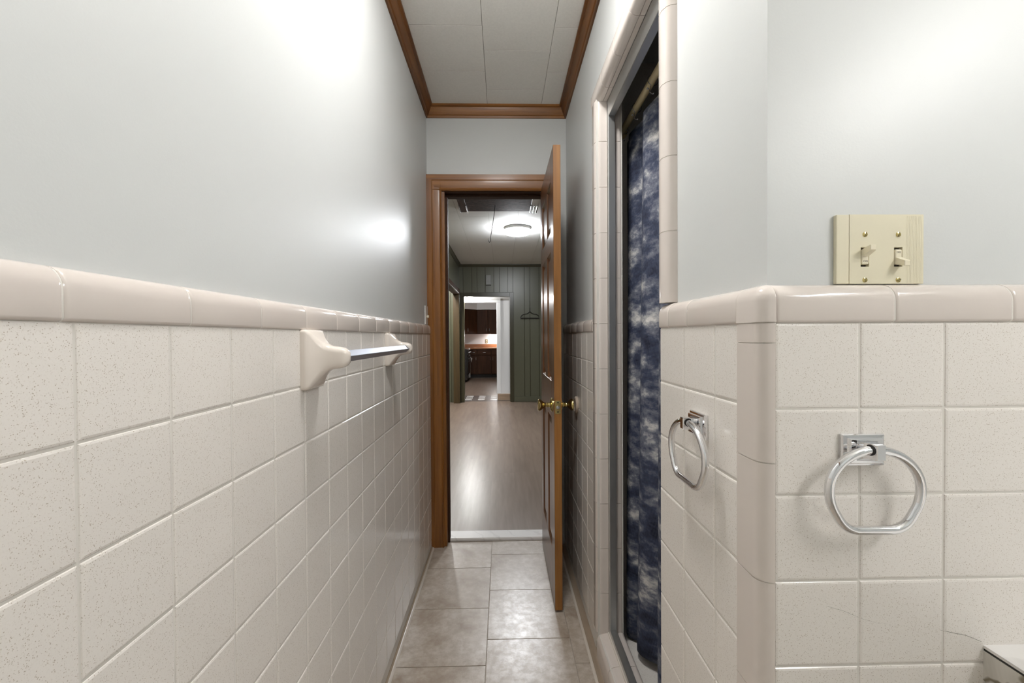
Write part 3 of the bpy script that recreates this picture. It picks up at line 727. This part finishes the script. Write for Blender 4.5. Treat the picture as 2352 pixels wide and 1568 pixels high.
# ------------------------------------------------------------------ vanity at the lower right
va = tag(empty('vanity', (0.95, -0.15, 0)), 'marble patterned vanity with a white top at the lower right corner', 'vanity')
def vac(o): o.parent = va; o.matrix_parent_inverse = Matrix.Translation((-0.95, 0.15, 0)); return o
XV = 0.6615
vac(box('counter_top', M['counter_white'], (XV, XROOM-0.001, -0.9, YFT, 0.7795, 0.7835)))
vac(box('edge_seam', M['black'], (XV+0.0006, XROOM-0.001, -0.9, YFT, 0.7762, 0.7795)))
vac(box('counter_apron', M['marble'], (XV, XROOM-0.001, -0.9, YFT, 0.735, 0.7762)))
vac(box('cabinet', M['marble'], (XV+0.012, XROOM-0.001, -0.88, YFT-0.001, 0.08, 0.735)))
vac(box('toe_kick', M['black'], (XV+0.07, XROOM-0.001, -0.88, YFT-0.001, 0.0, 0.08)))
vac(MB().lathe([(0.13, 0.0), (0.19, 0.0), (0.195, 0.006), (0.19, 0.010), (0.17, 0.004), (0.13, 0.001)], 2, (0.96, -0.2, 0.7836), 32).obj('basin_rim', M['ceramic'], smooth=40))
tag(box('mirror', M['mirror'], (XROOM-0.006, XROOM, -0.75, 0.35, 1.0, 1.78)), 'frameless wall mirror above the vanity', 'mirror')
vl = tag(empty('vanity_light', (XROOM, -0.2, 1.95)), 'chrome bar light with round bulbs above the mirror', 'lamp')
def vlc(o): o.parent = vl; o.matrix_parent_inverse = Matrix.Translation((-XROOM, 0.2, -1.95)); return o
vlc(box('back_bar', M['chrome'], (XROOM-0.03, XROOM, -0.50, 0.10, 1.90, 2.00), None, 0.004))
for k in range(4):
    y = -0.425+0.15*k
    vlc(MB().lathe([(0, 0.04), (0.01, 0.0392), (0.02, 0.0346), (0.0283, 0.0283), (0.0346, 0.02), (0.0386, 0.0104), (0.04, 0), (0.0386, -0.0104), (0.0346, -0.02), (0.0283, -0.0283), (0.02, -0.0346), (0.01, -0.0392), (0, -0.04)], 0, (XROOM-0.085, y, 1.95), 20).obj('bulb', M['bulb'], smooth=60))
    vlc(MB().lathe([(0.018, 0), (0.018, 0.02), (0.012, 0.02)], 0, (XROOM-0.05, y, 1.95), 16).obj('socket', M['chrome'], smooth=40))
bl = tag(empty('bath_ceiling_light', (-0.02, 0.95, ZCEIL)), 'round flush ceiling light in the bathroom behind the camera', 'lamp')
for nm, mt, prf in (('base_ring', 'white_plastic', [(0, 0), (0.15, 0), (0.15, -0.02), (0, -0.02)]), ('diffuser', 'bath_diff', [(0, -0.021), (0.14, -0.021), (0.135, -0.045), (0.10, -0.06), (0, -0.066)])):
    o = MB().lathe(prf, 2, (0, 0, 0), 32).obj(nm, M[mt], bl, smooth=35)

# ------------------------------------------------------------------ hall
ZH = 2.55; YH = 7.82
hf = struct(box('floor_hall', M['mud'], (-2.2, 1.6, 2.60, YH+0.08, -0.1, -0.0035)), 'grey brown laminate plank floor of the hall', 'floor')
xs = [-2.19+0.19*k for k in range(20)] + [1.59]
for i, (x0, x1) in enumerate(zip(xs[:-1], xs[1:])):
    if x1-x0 < 0.02: continue
    y = 2.601-random.uniform(0, 1.1); 
    while y < YH+0.07:
        a, b = max(y, 2.601), min(y+1.2, YH+0.079); y += 1.2
        if b-a > 0.01:
            kk_ = ('plank', round(x1-x0, 4), round(b-a, 4))
            if kk_ not in _cache: _cache[kk_] = MB().box(0, x1-x0, 0, b-a, -0.004, 0).mesh('plank', M['lam'])
            link('plank', _cache[kk_], hf).location = (x0, a, 0)
struct(box('floor_doorway', M['mud'], (-0.33, 0.258, 2.4955, 2.5999, -0.1, -0.004)), 'strip of subfloor under the doorway threshold', 'floor')
# far wall with its doorway
OX0, OX1, OZ = -0.715, 0.137, 1.956
wh = struct(MB().prism([(-2.2, 0), (OX0, 0), (OX0, OZ), (OX1, OZ), (OX1, 0), (1.6, 0), (1.6, 2.65), (-2.2, 2.65)], 1, YH+0.012, YH+0.10)
            .obj('wall_hall_far', M['green_dark']), 'olive green panelled far wall of the hall', 'wall')
gx = [-2.19, -2.0, -1.85, -1.74, -1.58, -1.42, -1.33, -1.2, -1.06, -0.96, -0.86, -0.729, -0.569, -0.473, -0.319, -0.159, -0.056, 0.097, 0.194, 0.404, 0.509, 0.68, 0.79, 0.95, 1.06, 1.21, 1.33, 1.45, 1.59]
def board(x0, x1, z0, z1):
    w = x1-x0-0.009
    if w > 0.012: tile('board', wh, 'front', (x0+0.0045, YH+0.012, z0), w, z1-z0, 0.012, M['green'], 0.004, 0.003)
for x0, x1 in zip(gx[:-1], gx[1:]):
    if x0 >= OX0-0.02 and x1 <= OX1+0.06: board(x0, min(x1, 2), OZ+0.02 if x0 > OX0-0.03 else 0, ZH)
    elif x1 < OX0+0.02 or x0 > OX1-0.04: board(x0, x1, 0.0, ZH)
hc = struct(empty('trim_5'), 'dark olive painted casing around the far doorway', 'door frame')
box('side_casing', M['green_dark'], (OX1-0.004, OX1+0.068, YH-0.018, YH+0.012, 0, OZ+0.075), hc, 0.003, 1)
box('side_casing', M['green_dark'], (OX0-0.068, OX0+0.004, YH-0.018, YH+0.012, 0, OZ+0.075), hc, 0.003, 1)
box('head_casing', M['green_dark'], (OX0+0.004, OX1-0.004, YH-0.018, YH+0.012, OZ-0.004, OZ+0.075), hc, 0.003, 1)
box('side_jamb', M['green_dark'], (OX1-0.004, OX1+0.010, YH+0.012, YH+0.10, 0, OZ), hc)
box('side_jamb', M['green_dark'], (OX0-0.010, OX0+0.004, YH+0.012, YH+0.10, 0, OZ), hc)
struct(box('baseboard_hall', M['green'], (OX1+0.070, 1.598, YH-0.014, YH-0.0005, 0, 0.098), None, 0.003, 1), 'olive painted baseboard right of the far doorway', 'baseboard')
# left wall of the hall with a wide cased opening
YO0, YO1, ZO = 4.0, 7.70, 2.005
wlh = struct(MB().prism([(2.56, 0), (YO0, 0), (YO0, ZO), (YO1, ZO), (YO1, 0), (YH, 0), (YH, 2.65), (2.56, 2.65)], 0, -0.895, -0.80)
             .obj('wall_hall_left', M['green']), 'olive green left wall of the hall with a cased opening', 'wall')
lc = struct(empty('trim_6'), 'brown wood casing around the opening in the left hall wall', 'door frame')
box('head_casing', M['darkwood_y'], (-0.8, -0.782, YO0-0.07, YO1+0.0, ZO-0.004, ZO+0.075), lc, 0.003, 1)
box('side_casing', M['green_dark'], (-0.8, -0.784, YO1, YO1+0.07, 0, ZO+0.075), lc, 0.003, 1)
box('side_jamb', M['oak'], (-0.90, -0.79, YO1-0.014, YO1, 0, ZO), lc)
box('head_jamb', M['darkwood_y'], (-0.90, -0.79, YO0, YO1-0.014, ZO-0.014, ZO), lc)
struct(box('wall_hall_right', M['green'], (1.6, 1.7, 2.56, 13.2, 0, 2.65)), 'olive green wall along the right side of the hall', 'wall')
struct(box('wall_side_room', M['green'], (-2.3, -2.2, 2.56, 13.2, 0, 2.65)), 'olive green wall of the room left of the hall', 'wall')
crown('trim_7', 1, -0.80, 1, 2.56, YH, M['green_dark'], ZH, 'dark olive crown moulding along the left hall wall', 0.9)
crown('trim_8', 0, YH, -1, -0.80, 1.6, M['green_dark'], ZH, 'dark olive crown moulding along the far hall wall', 0.8)
hcl = struct(box('ceiling_hall', M['mud'], (-2.3, 1.7, 2.56, 8.15, ZH+0.006, ZH+0.08)), 'pale fibre board ceiling of the hall', 'ceiling')
cx = [-2.131+0.33*k for k in range(12)]
for i, x0 in enumerate(cx):
    x1 = min(x0+0.33, 1.6); y = 2.56-(0.165 if i % 2 else 0.0)
    while y < YH+0.1:
        a, b = max(y, 2.56), min(y+0.33, YH+0.1); y += 0.33
        if b-a > 0.02: tile('ceiling_tile', hcl, 'ceil', (x0+0.0009, b-0.0005, ZH+0.006), x1-x0-0.0018, b-a-0.001, 0.006, M['hall_ceil'], 0.002, 0.0012)

# ceiling light
def flush_light(name, x, y, z, r, mat, label):
    t = tag(empty(name, (x, y, z)), label, 'ceiling light')
    MB().lathe([(0, 0), (r, 0), (r, -0.018), (r*0.985, -0.020), (r*0.985, -0.027), (r, -0.029), (r, -0.036), (0, -0.036)], 2, (0, 0, 0), 40).obj('base_ring', M['white_plastic'], t, smooth=30)
    MB().lathe([(0, -0.0365), (r*0.975, -0.0365), (r*0.98, -0.050), (r*0.955, -0.066), (r*0.90, -0.076), (r*0.75, -0.084), (r*0.4, -0.089), (0, -0.090)], 2, (0, 0, 0), 40).obj('diffuser', mat, t, smooth=50)
    return t
flush_light('hall_ceiling_light', 0.19, 5.18, ZH, 0.163, M['led'], 'round white flush light glowing on the hall ceiling')
flush_light('side_room_light', -1.10, 6.8, ZH, 0.16, M['side_led'], 'round flush light in the room left of the hall')
# attic hatch
ah = tag(empty('attic_hatch', (-0.035, 3.9, ZH)), 'dark brown attic hatch panel in the hall ceiling', 'hatch')
def ahc(o): o.parent = ah; o.matrix_parent_inverse = Matrix.Translation((0.035, -3.9, -ZH)); return o
ahc(box('panel', M['hatch'], (-0.36, 0.29, 3.15, 4.455, ZH-0.018, ZH+0.004), None, 0.002, 1))
for x0 in (-0.433, 0.292):
    ahc(box('side_board', M['darkwood_y'] if x0 < 0 else M['white_plastic'], (x0, x0+0.072, 3.15, 4.465, ZH-0.024, ZH+0.004), None, 0.002, 1))
for x0, w_ in ((-0.436, 0.008), (-0.366, 0.012), (0.290, 0.018), (0.322, 0.010), (0.350, 0.016)):
    ahc(box('hinge_strip', M['steel'], (x0, x0+w_, 4.22, 4.455, ZH-0.036, ZH-0.018), None, 0.001, 1))
tag(MB().tube([(-0.069, 4.25, 2.545), (-0.070, 4.25, 2.515), (-0.082, 4.25, 2.42), (-0.104, 4.25, 2.28), (-0.116, 4.25, 2.205), (-0.120, 4.25, 2.175), (-0.127, 4.25, 2.158), (-0.133, 4.25, 2.166), (-0.138, 4.25, 2.200)], 0.0032, 8).obj('pull_hook', M['iron'], smooth=60),
    'dark wire pull hook hanging from the attic hatch', 'hook')
# grey box above the far doorway
cb = tag(empty('door_chime', (-0.2575, YH, 2.256)), 'small grey chime box on the green boards above the far doorway', 'chime box')
MB().box(-0.047, 0.047, -0.035, 0, -0.086, 0.092).obj('cover', M['grey_plate'], cb, bev=0.006)
MB().box(-0.050, 0.050, -0.030, 0, -0.094, -0.088).obj('base_lip', M['iron'], cb, bev=0.001)
# old rake head used as a hanger
rk = tag(empty('rake_head', (0.506, YH, 1.55)), 'old iron rake head hung on the olive boards right of the doorway', 'rake head')
def rkc(o): o.parent = rk; o.matrix_parent_inverse = Matrix.Translation((-0.506, -YH, -1.55)); return o
sc_ = 70/1568*YH/967.5
def rp(zx, zy): return (0.506+(zx-822)*sc_, YH-0.02, 1.553-(zy-905)*sc_)
rkc(MB().tube([rp(350, 905), rp(822, 905), rp(1310, 905)], 0.0085, 8).obj('bar', M['iron'], smooth=60))
for sg in (-1, 1):
    pth = [rp(822+sg*a, b) for a, b in ((0, 560), (30, 590), (75, 640), (140, 680), (230, 698), (330, 715), (410, 760), (460, 820), (475, 905))]
    rkc(MB().tube(pth, 0.006, 8).obj('brace', M['iron'], smooth=60))
rkc(MB().tube([rp(822, 345), rp(822, 450), rp(822, 590)], [0.004, 0.007, 0.007], 8).obj('tang', M['iron'], smooth=60))
for k in range(14):
    a = rp(355+k*73, 905); rkc(MB().tube([a, (a[0], a[1]-0.012, a[2]-0.012), (a[0], a[1]-0.020, a[2]-0.028)], [0.005, 0.004, 0.002], 6).obj('tooth', M['iron'], smooth=60))

# ------------------------------------------------------------------ lobby and kitchen beyond
YW = 8.05
ww = struct(MB().prism([(-2.2, 0), (-0.735, 0), (-0.735, 1.861), (-0.116, 1.861), (-0.116, 0), (1.6, 0), (1.6, 2.65), (-2.2, 2.65)], 1, YW, YW+0.12)
            .obj('wall_lobby', M['white_paint']), 'white wall with the kitchen opening beyond the far doorway', 'wall')
lk = struct(empty('trim_9'), 'flat white casing around the kitchen opening', 'door frame')
box('side_casing', M['white_paint'], (-0.112, -0.040, YW-0.012, YW, 0.125, 1.861), lk, 0.002, 1)
box('head_casing', M['white_paint'], (-0.80, -0.040, YW-0.012, YW, 1.866, 1.94), lk, 0.002, 1)
struct(box('baseboard_lobby', M['base_wood'], (-0.105, 1.598, YW-0.016, YW-0.0005, 0, 0.122), None, 0.003, 1), 'tan wood baseboard under the white lobby wall', 'baseboard')
lf = struct(box('floor_lobby', M['lobby_grey'], (-2.2, 1.6, YH+0.0805, 8.70, -0.1, 0.0)), 'grey vinyl lobby floor with white stripe blocks', 'floor')
for gx0, gx1 in ((-0.735, -0.600), (-0.485, -0.360), (-0.245, -0.112)):
    for y in (8.08, 8.30, 8.54):
        tile('stripe', lf, 'floor', (gx0, y, -0.002), gx1-gx0, 0.105, 0.0035, M['lobby_white'], 0.001, 0.0006)
struct(box('floor_kitchen', M['lam'], (-2.2, 1.6, 8.70, 13.2, -0.1, 0.0)), 'brown laminate floor of the kitchen', 'floor')
struct(box('ceiling_kitchen', M['hall_ceil'], (-2.3, 1.7, 8.15, 13.3, ZH, ZH+0.08)), 'pale ceiling over the kitchen', 'ceiling')
struct(box('wall_kitchen', M['white_paint'], (-2.3, 1.7, 13.10, 13.2, 0, 2.65)), 'white wall behind the kitchen cabinets', 'wall')
struct(MB().prism([(-2.2, 12.78), (-1.45, 12.78), (-1.45, 12.08), (-1.14, 12.40), (-0.78, 12.765), (1.6, 12.765), (1.6, 13.10), (-2.2, 13.10)], 2, 2.035, 2.55)
       .obj('soffit_kitchen', M['white_paint']), 'pale soffit above the kitchen wall cabinets', 'soffit')
struct(box('wall_kitchen_left', M['white_paint'], (-1.60, -1.50, 8.17, 13.1, 0, 2.55)), 'white wall along the left side of the kitchen', 'wall')
gl = tag(empty('lobby_globe_light', (-0.640, YW-0.095, 2.015)), 'small glowing globe light above the kitchen opening', 'lamp')
MB().lathe([(0, 0.03), (0.05, 0.03), (0.05, 0.0), (0.03, -0.008), (0, -0.008)], 2, (0, 0, 0), 20).obj('holder', M['white_plastic'], gl, smooth=40)
MB().lathe([(0, -0.009), (0.06, -0.012), (0.085, -0.030), (0.092, -0.055), (0.080, -0.080), (0.050, -0.100), (0, -0.108)], 2, (0, 0, 0), 24).obj('shade', M['globe'], gl, smooth=60)
box('mount', M['white_plastic'], (-0.03, 0.03, 0.0, 0.0945, 0.0, 0.03), gl, 0.004)
flush_light('kitchen_ceiling_light', -0.80, 10.0, ZH, 0.20, M['kit'], 'round flush light on the kitchen ceiling')

DW = {a: M['darkwood_'+a] for a in 'xyz'}
def pull(x, y, z, parent, horiz=False):
    dx, dz = (0.045, 0) if horiz else (0, 0.045)
    MB().tube([(x-dx, y, z-dz), (x-dx*0.9, y-0.022, z-dz*0.9), (x+dx*0.9, y-0.022, z+dz*0.9), (x+dx, y, z+dz)], 0.0065, 8).obj('handle', M['steel'], parent, smooth=60)
def cab(name, x0, x1, label, zs_, knob_x, base=True):
    """front facing the hall"""
    t = tag(empty(name, ((x0+x1)/2, 12.45, 0)), label, 'cabinet')
    def k(o): o.parent = t; o.matrix_parent_inverse = Matrix.Translation((-(x0+x1)/2, -12.45, 0)); return o
    if base:
        k(box('body', DW['z'], (x0+0.001, x1-0.001, 12.47, 13.095, 0.10, 0.85))); k(box('toe_kick', M['black'], (x0+0.001, x1-0.001, 12.53, 13.095, 0, 0.10)))
        d = k(box('drawer', DW['x'], (x0+0.012, x1-0.012, 12.45, 12.47, 0.675, 0.835), None, 0.004, 1)); pull((x0+x1)/2, 12.45, 0.745, d, True)
        d = k(box('door', DW['z'], (x0+0.012, x1-0.012, 12.45, 12.47, 0.115, 0.655), None, 0.004, 1)); pull(knob_x, 12.45, 0.56, d)
    else:
        k(box('body', DW['z'], (x0+0.001, x1-0.001, 12.78, 13.095, 1.295, 2.03)))
        d = k(box('door', DW['z'], (x0+0.008, x1-0.008, 12.76, 12.78, 1.305, 2.02), None, 0.004, 1)); pull(knob_x, 12.76, 1.42, d)
    return t
cab('base_cabinet', -0.760, -0.337, 'dark wood base cabinet below the counter, widest drawer in view', None, -0.380)
cab('base_cabinet', -0.336, 0.12, 'dark wood base cabinet at the right edge of the kitchen opening', None, -0.296)
cab('base_cabinet', 0.121, 0.6, 'dark wood base cabinet hidden behind the white lobby wall', None, 0.16)
cab('base_cabinet', -0.985, -0.761, 'narrow dark wood corner base cabinet next to the range', None, -0.795)
cab('wall_cabinet', -0.775, -0.445, 'dark wood wall cabinet left of the under cabinet light', None, -0.496, False)
cab('wall_cabinet', -0.444, 0.0, 'dark wood wall cabinet above the glowing under cabinet light', None, -0.40, False)
cab('wall_cabinet', 0.001, 0.5, 'dark wood wall cabinet hidden behind the white lobby wall', None, 0.05, False)
# diagonal corner wall cabinet and the one on the left run
t = tag(empty('corner_wall_cabinet', (-1.0, 12.6, 0)), 'dark wood diagonal corner wall cabinet', 'cabinet')
def k(o): o.parent = t; o.matrix_parent_inverse = Matrix.Translation((1.0, -12.6, 0)); return o
k(MB().prism([(-0.778, 12.782), (-1.137, 12.423), (-1.495, 12.423), (-1.495, 13.095), (-0.778, 13.095)], 2, 1.295, 2.03).obj('body', DW['z']))
d = k(MB().prism([(-0.790, 12.756), (-1.125, 12.421), (-1.139, 12.435), (-0.804, 12.770)], 2, 1.305, 2.02).obj('door', DW['z']))
pull(-1.03, 12.515, 1.42, d)
t = tag(empty('wall_cabinet', (-1.3, 12.1, 0)), 'dark wood wall cabinet on the left run above the range', 'cabinet')
k2 = t
o = box('body', DW['z'], (-1.495, -1.160, 11.70, 12.421, 1.295, 2.03)); o.parent = t; o.matrix_parent_inverse = Matrix.Translation((1.3, -12.1, 0))
d = box('door', DW['z'], (-1.160, -1.142, 11.71, 12.415, 1.305, 2.02), None, 0.004, 1); d.parent = t; d.matrix_parent_inverse = Matrix.Translation((1.3, -12.1, 0))
MB().tube([(-1.142, 12.36, 1.375), (-1.12, 12.36, 1.38), (-1.12, 12.36, 1.46), (-1.142, 12.36, 1.465)], 0.0065, 8).obj('handle', M['steel'], d, smooth=60)
# worktop with its back lip
ct = tag(empty('kitchen_counter', (-0.4, 12.7, 0.87)), 'orange brown laminate counter running along the kitchen wall', 'counter')
def ctc(o): o.parent = ct; o.matrix_parent_inverse = Matrix.Translation((0.4, -12.7, -0.87)); return o
ctc(MB().prism([(-1.495, 13.095), (-1.495, 11.99), (-0.93, 11.99), (-0.93, 12.30), (-0.85, 12.42), (0.62, 12.42), (0.62, 13.095)], 2, 0.851, 0.890).obj('top', M['copper_top']))
ctc(box('back_lip', M['copper_top'], (-1.48, 0.62, 13.07, 13.094, 0.8905, 0.985), None, 0.003, 1))
tag(MB().prism([(-1.49, 12.47), (-1.49, 11.99), (-0.99, 11.99), (-0.99, 12.47)], 2, 0.0, 0.850).obj('filler_cabinet', DW['z']), 'plain dark wood filler cabinet in the kitchen corner', 'cabinet')
# range on the left run, seen edge-on
rg_ = tag(empty('kitchen_range', (-1.2, 11.6, 0)), 'black kitchen range with white trim and towel beside the cabinets', 'range')
def rgc(o): o.parent = rg_; o.matrix_parent_inverse = Matrix.Translation((1.2, -11.6, 0)); return o
rgc(box('body', M['range'], (-1.49, -0.955, 11.22, 11.96, 0.06, 0.88), None, 0.004, 1))
rgc(box('toe_kick', M['black'], (-1.49, -1.02, 11.24, 11.94, 0.0, 0.06)))
rgc(box('side_trim', M['white_plastic'], (-0.965, -0.925, 11.945, 11.982, 0.06, 0.885), None, 0.003, 1))
rgc(box('oven_door', M['range'], (-0.955, -0.925, 11.25, 11.93, 0.20, 0.68), None, 0.004, 1))
rgc(MB().tube([(-0.925, 11.30, 0.63), (-0.89, 11.32, 0.63), (-0.89, 11.86, 0.63), (-0.925, 11.88, 0.63)], 0.010, 8).obj('oven_handle', M['steel'], smooth=60))
rgc(box('control_panel', M['range'], (-0.955, -0.915, 11.24, 11.94, 0.72, 0.86), None, 0.006, 1))
for kx in range(5):
    rgc(MB().lathe([(0, 0), (0.024, 0), (0.020, 0.022), (0, 0.024)], 0, (-0.915, 11.33+0.13*kx, 0.79), 16).obj('control_knob', M['steel'], smooth=40))
tag(MB().loft([[(-0.895+0.004*math.sin(i*2.1), 11.87+0.02*math.cos(i*1.7)-0.02, z), (-0.876+0.006*math.cos(i), 11.87-0.02, z), (-0.874+0.006*math.sin(i*1.3), 11.93, z), (-0.895, 11.945, z)] for i, z in enumerate((0.615, 0.60, 0.57, 0.54, 0.50))])
    .obj('dish_towel', M['white_plastic'], smooth=60), 'small white towel hanging at the end of the oven handle', 'towel')
ul_ = tag(empty('under_cabinet_light', (-0.26, 12.9, 1.29)), 'bright strip light under the kitchen wall cabinet', 'lamp')
MB().box(-0.09, 0.30, -0.08, 0.10, -0.012, 0.004).obj('housing', M['white_plastic'], ul_, bev=0.003)
MB().box(-0.08, 0.29, -0.085, 0.09, -0.040, -0.0125).obj('lens', M['under'], ul_, bev=0.008)
op = tag(empty('wall_outlet', (-0.505, 13.10, 1.07)), 'beige outlet on the white kitchen backsplash', 'outlet')
MB().box(-0.038, 0.038, -0.008, 0, -0.062, 0.062).obj('plate', M['beige_plate'], op, bev=0.003)
for z in (-0.026, 0.026): MB().box(-0.016, 0.016, -0.012, -0.008, z-0.016, z+0.016).obj('socket', M['toggle'], op, bev=0.003)
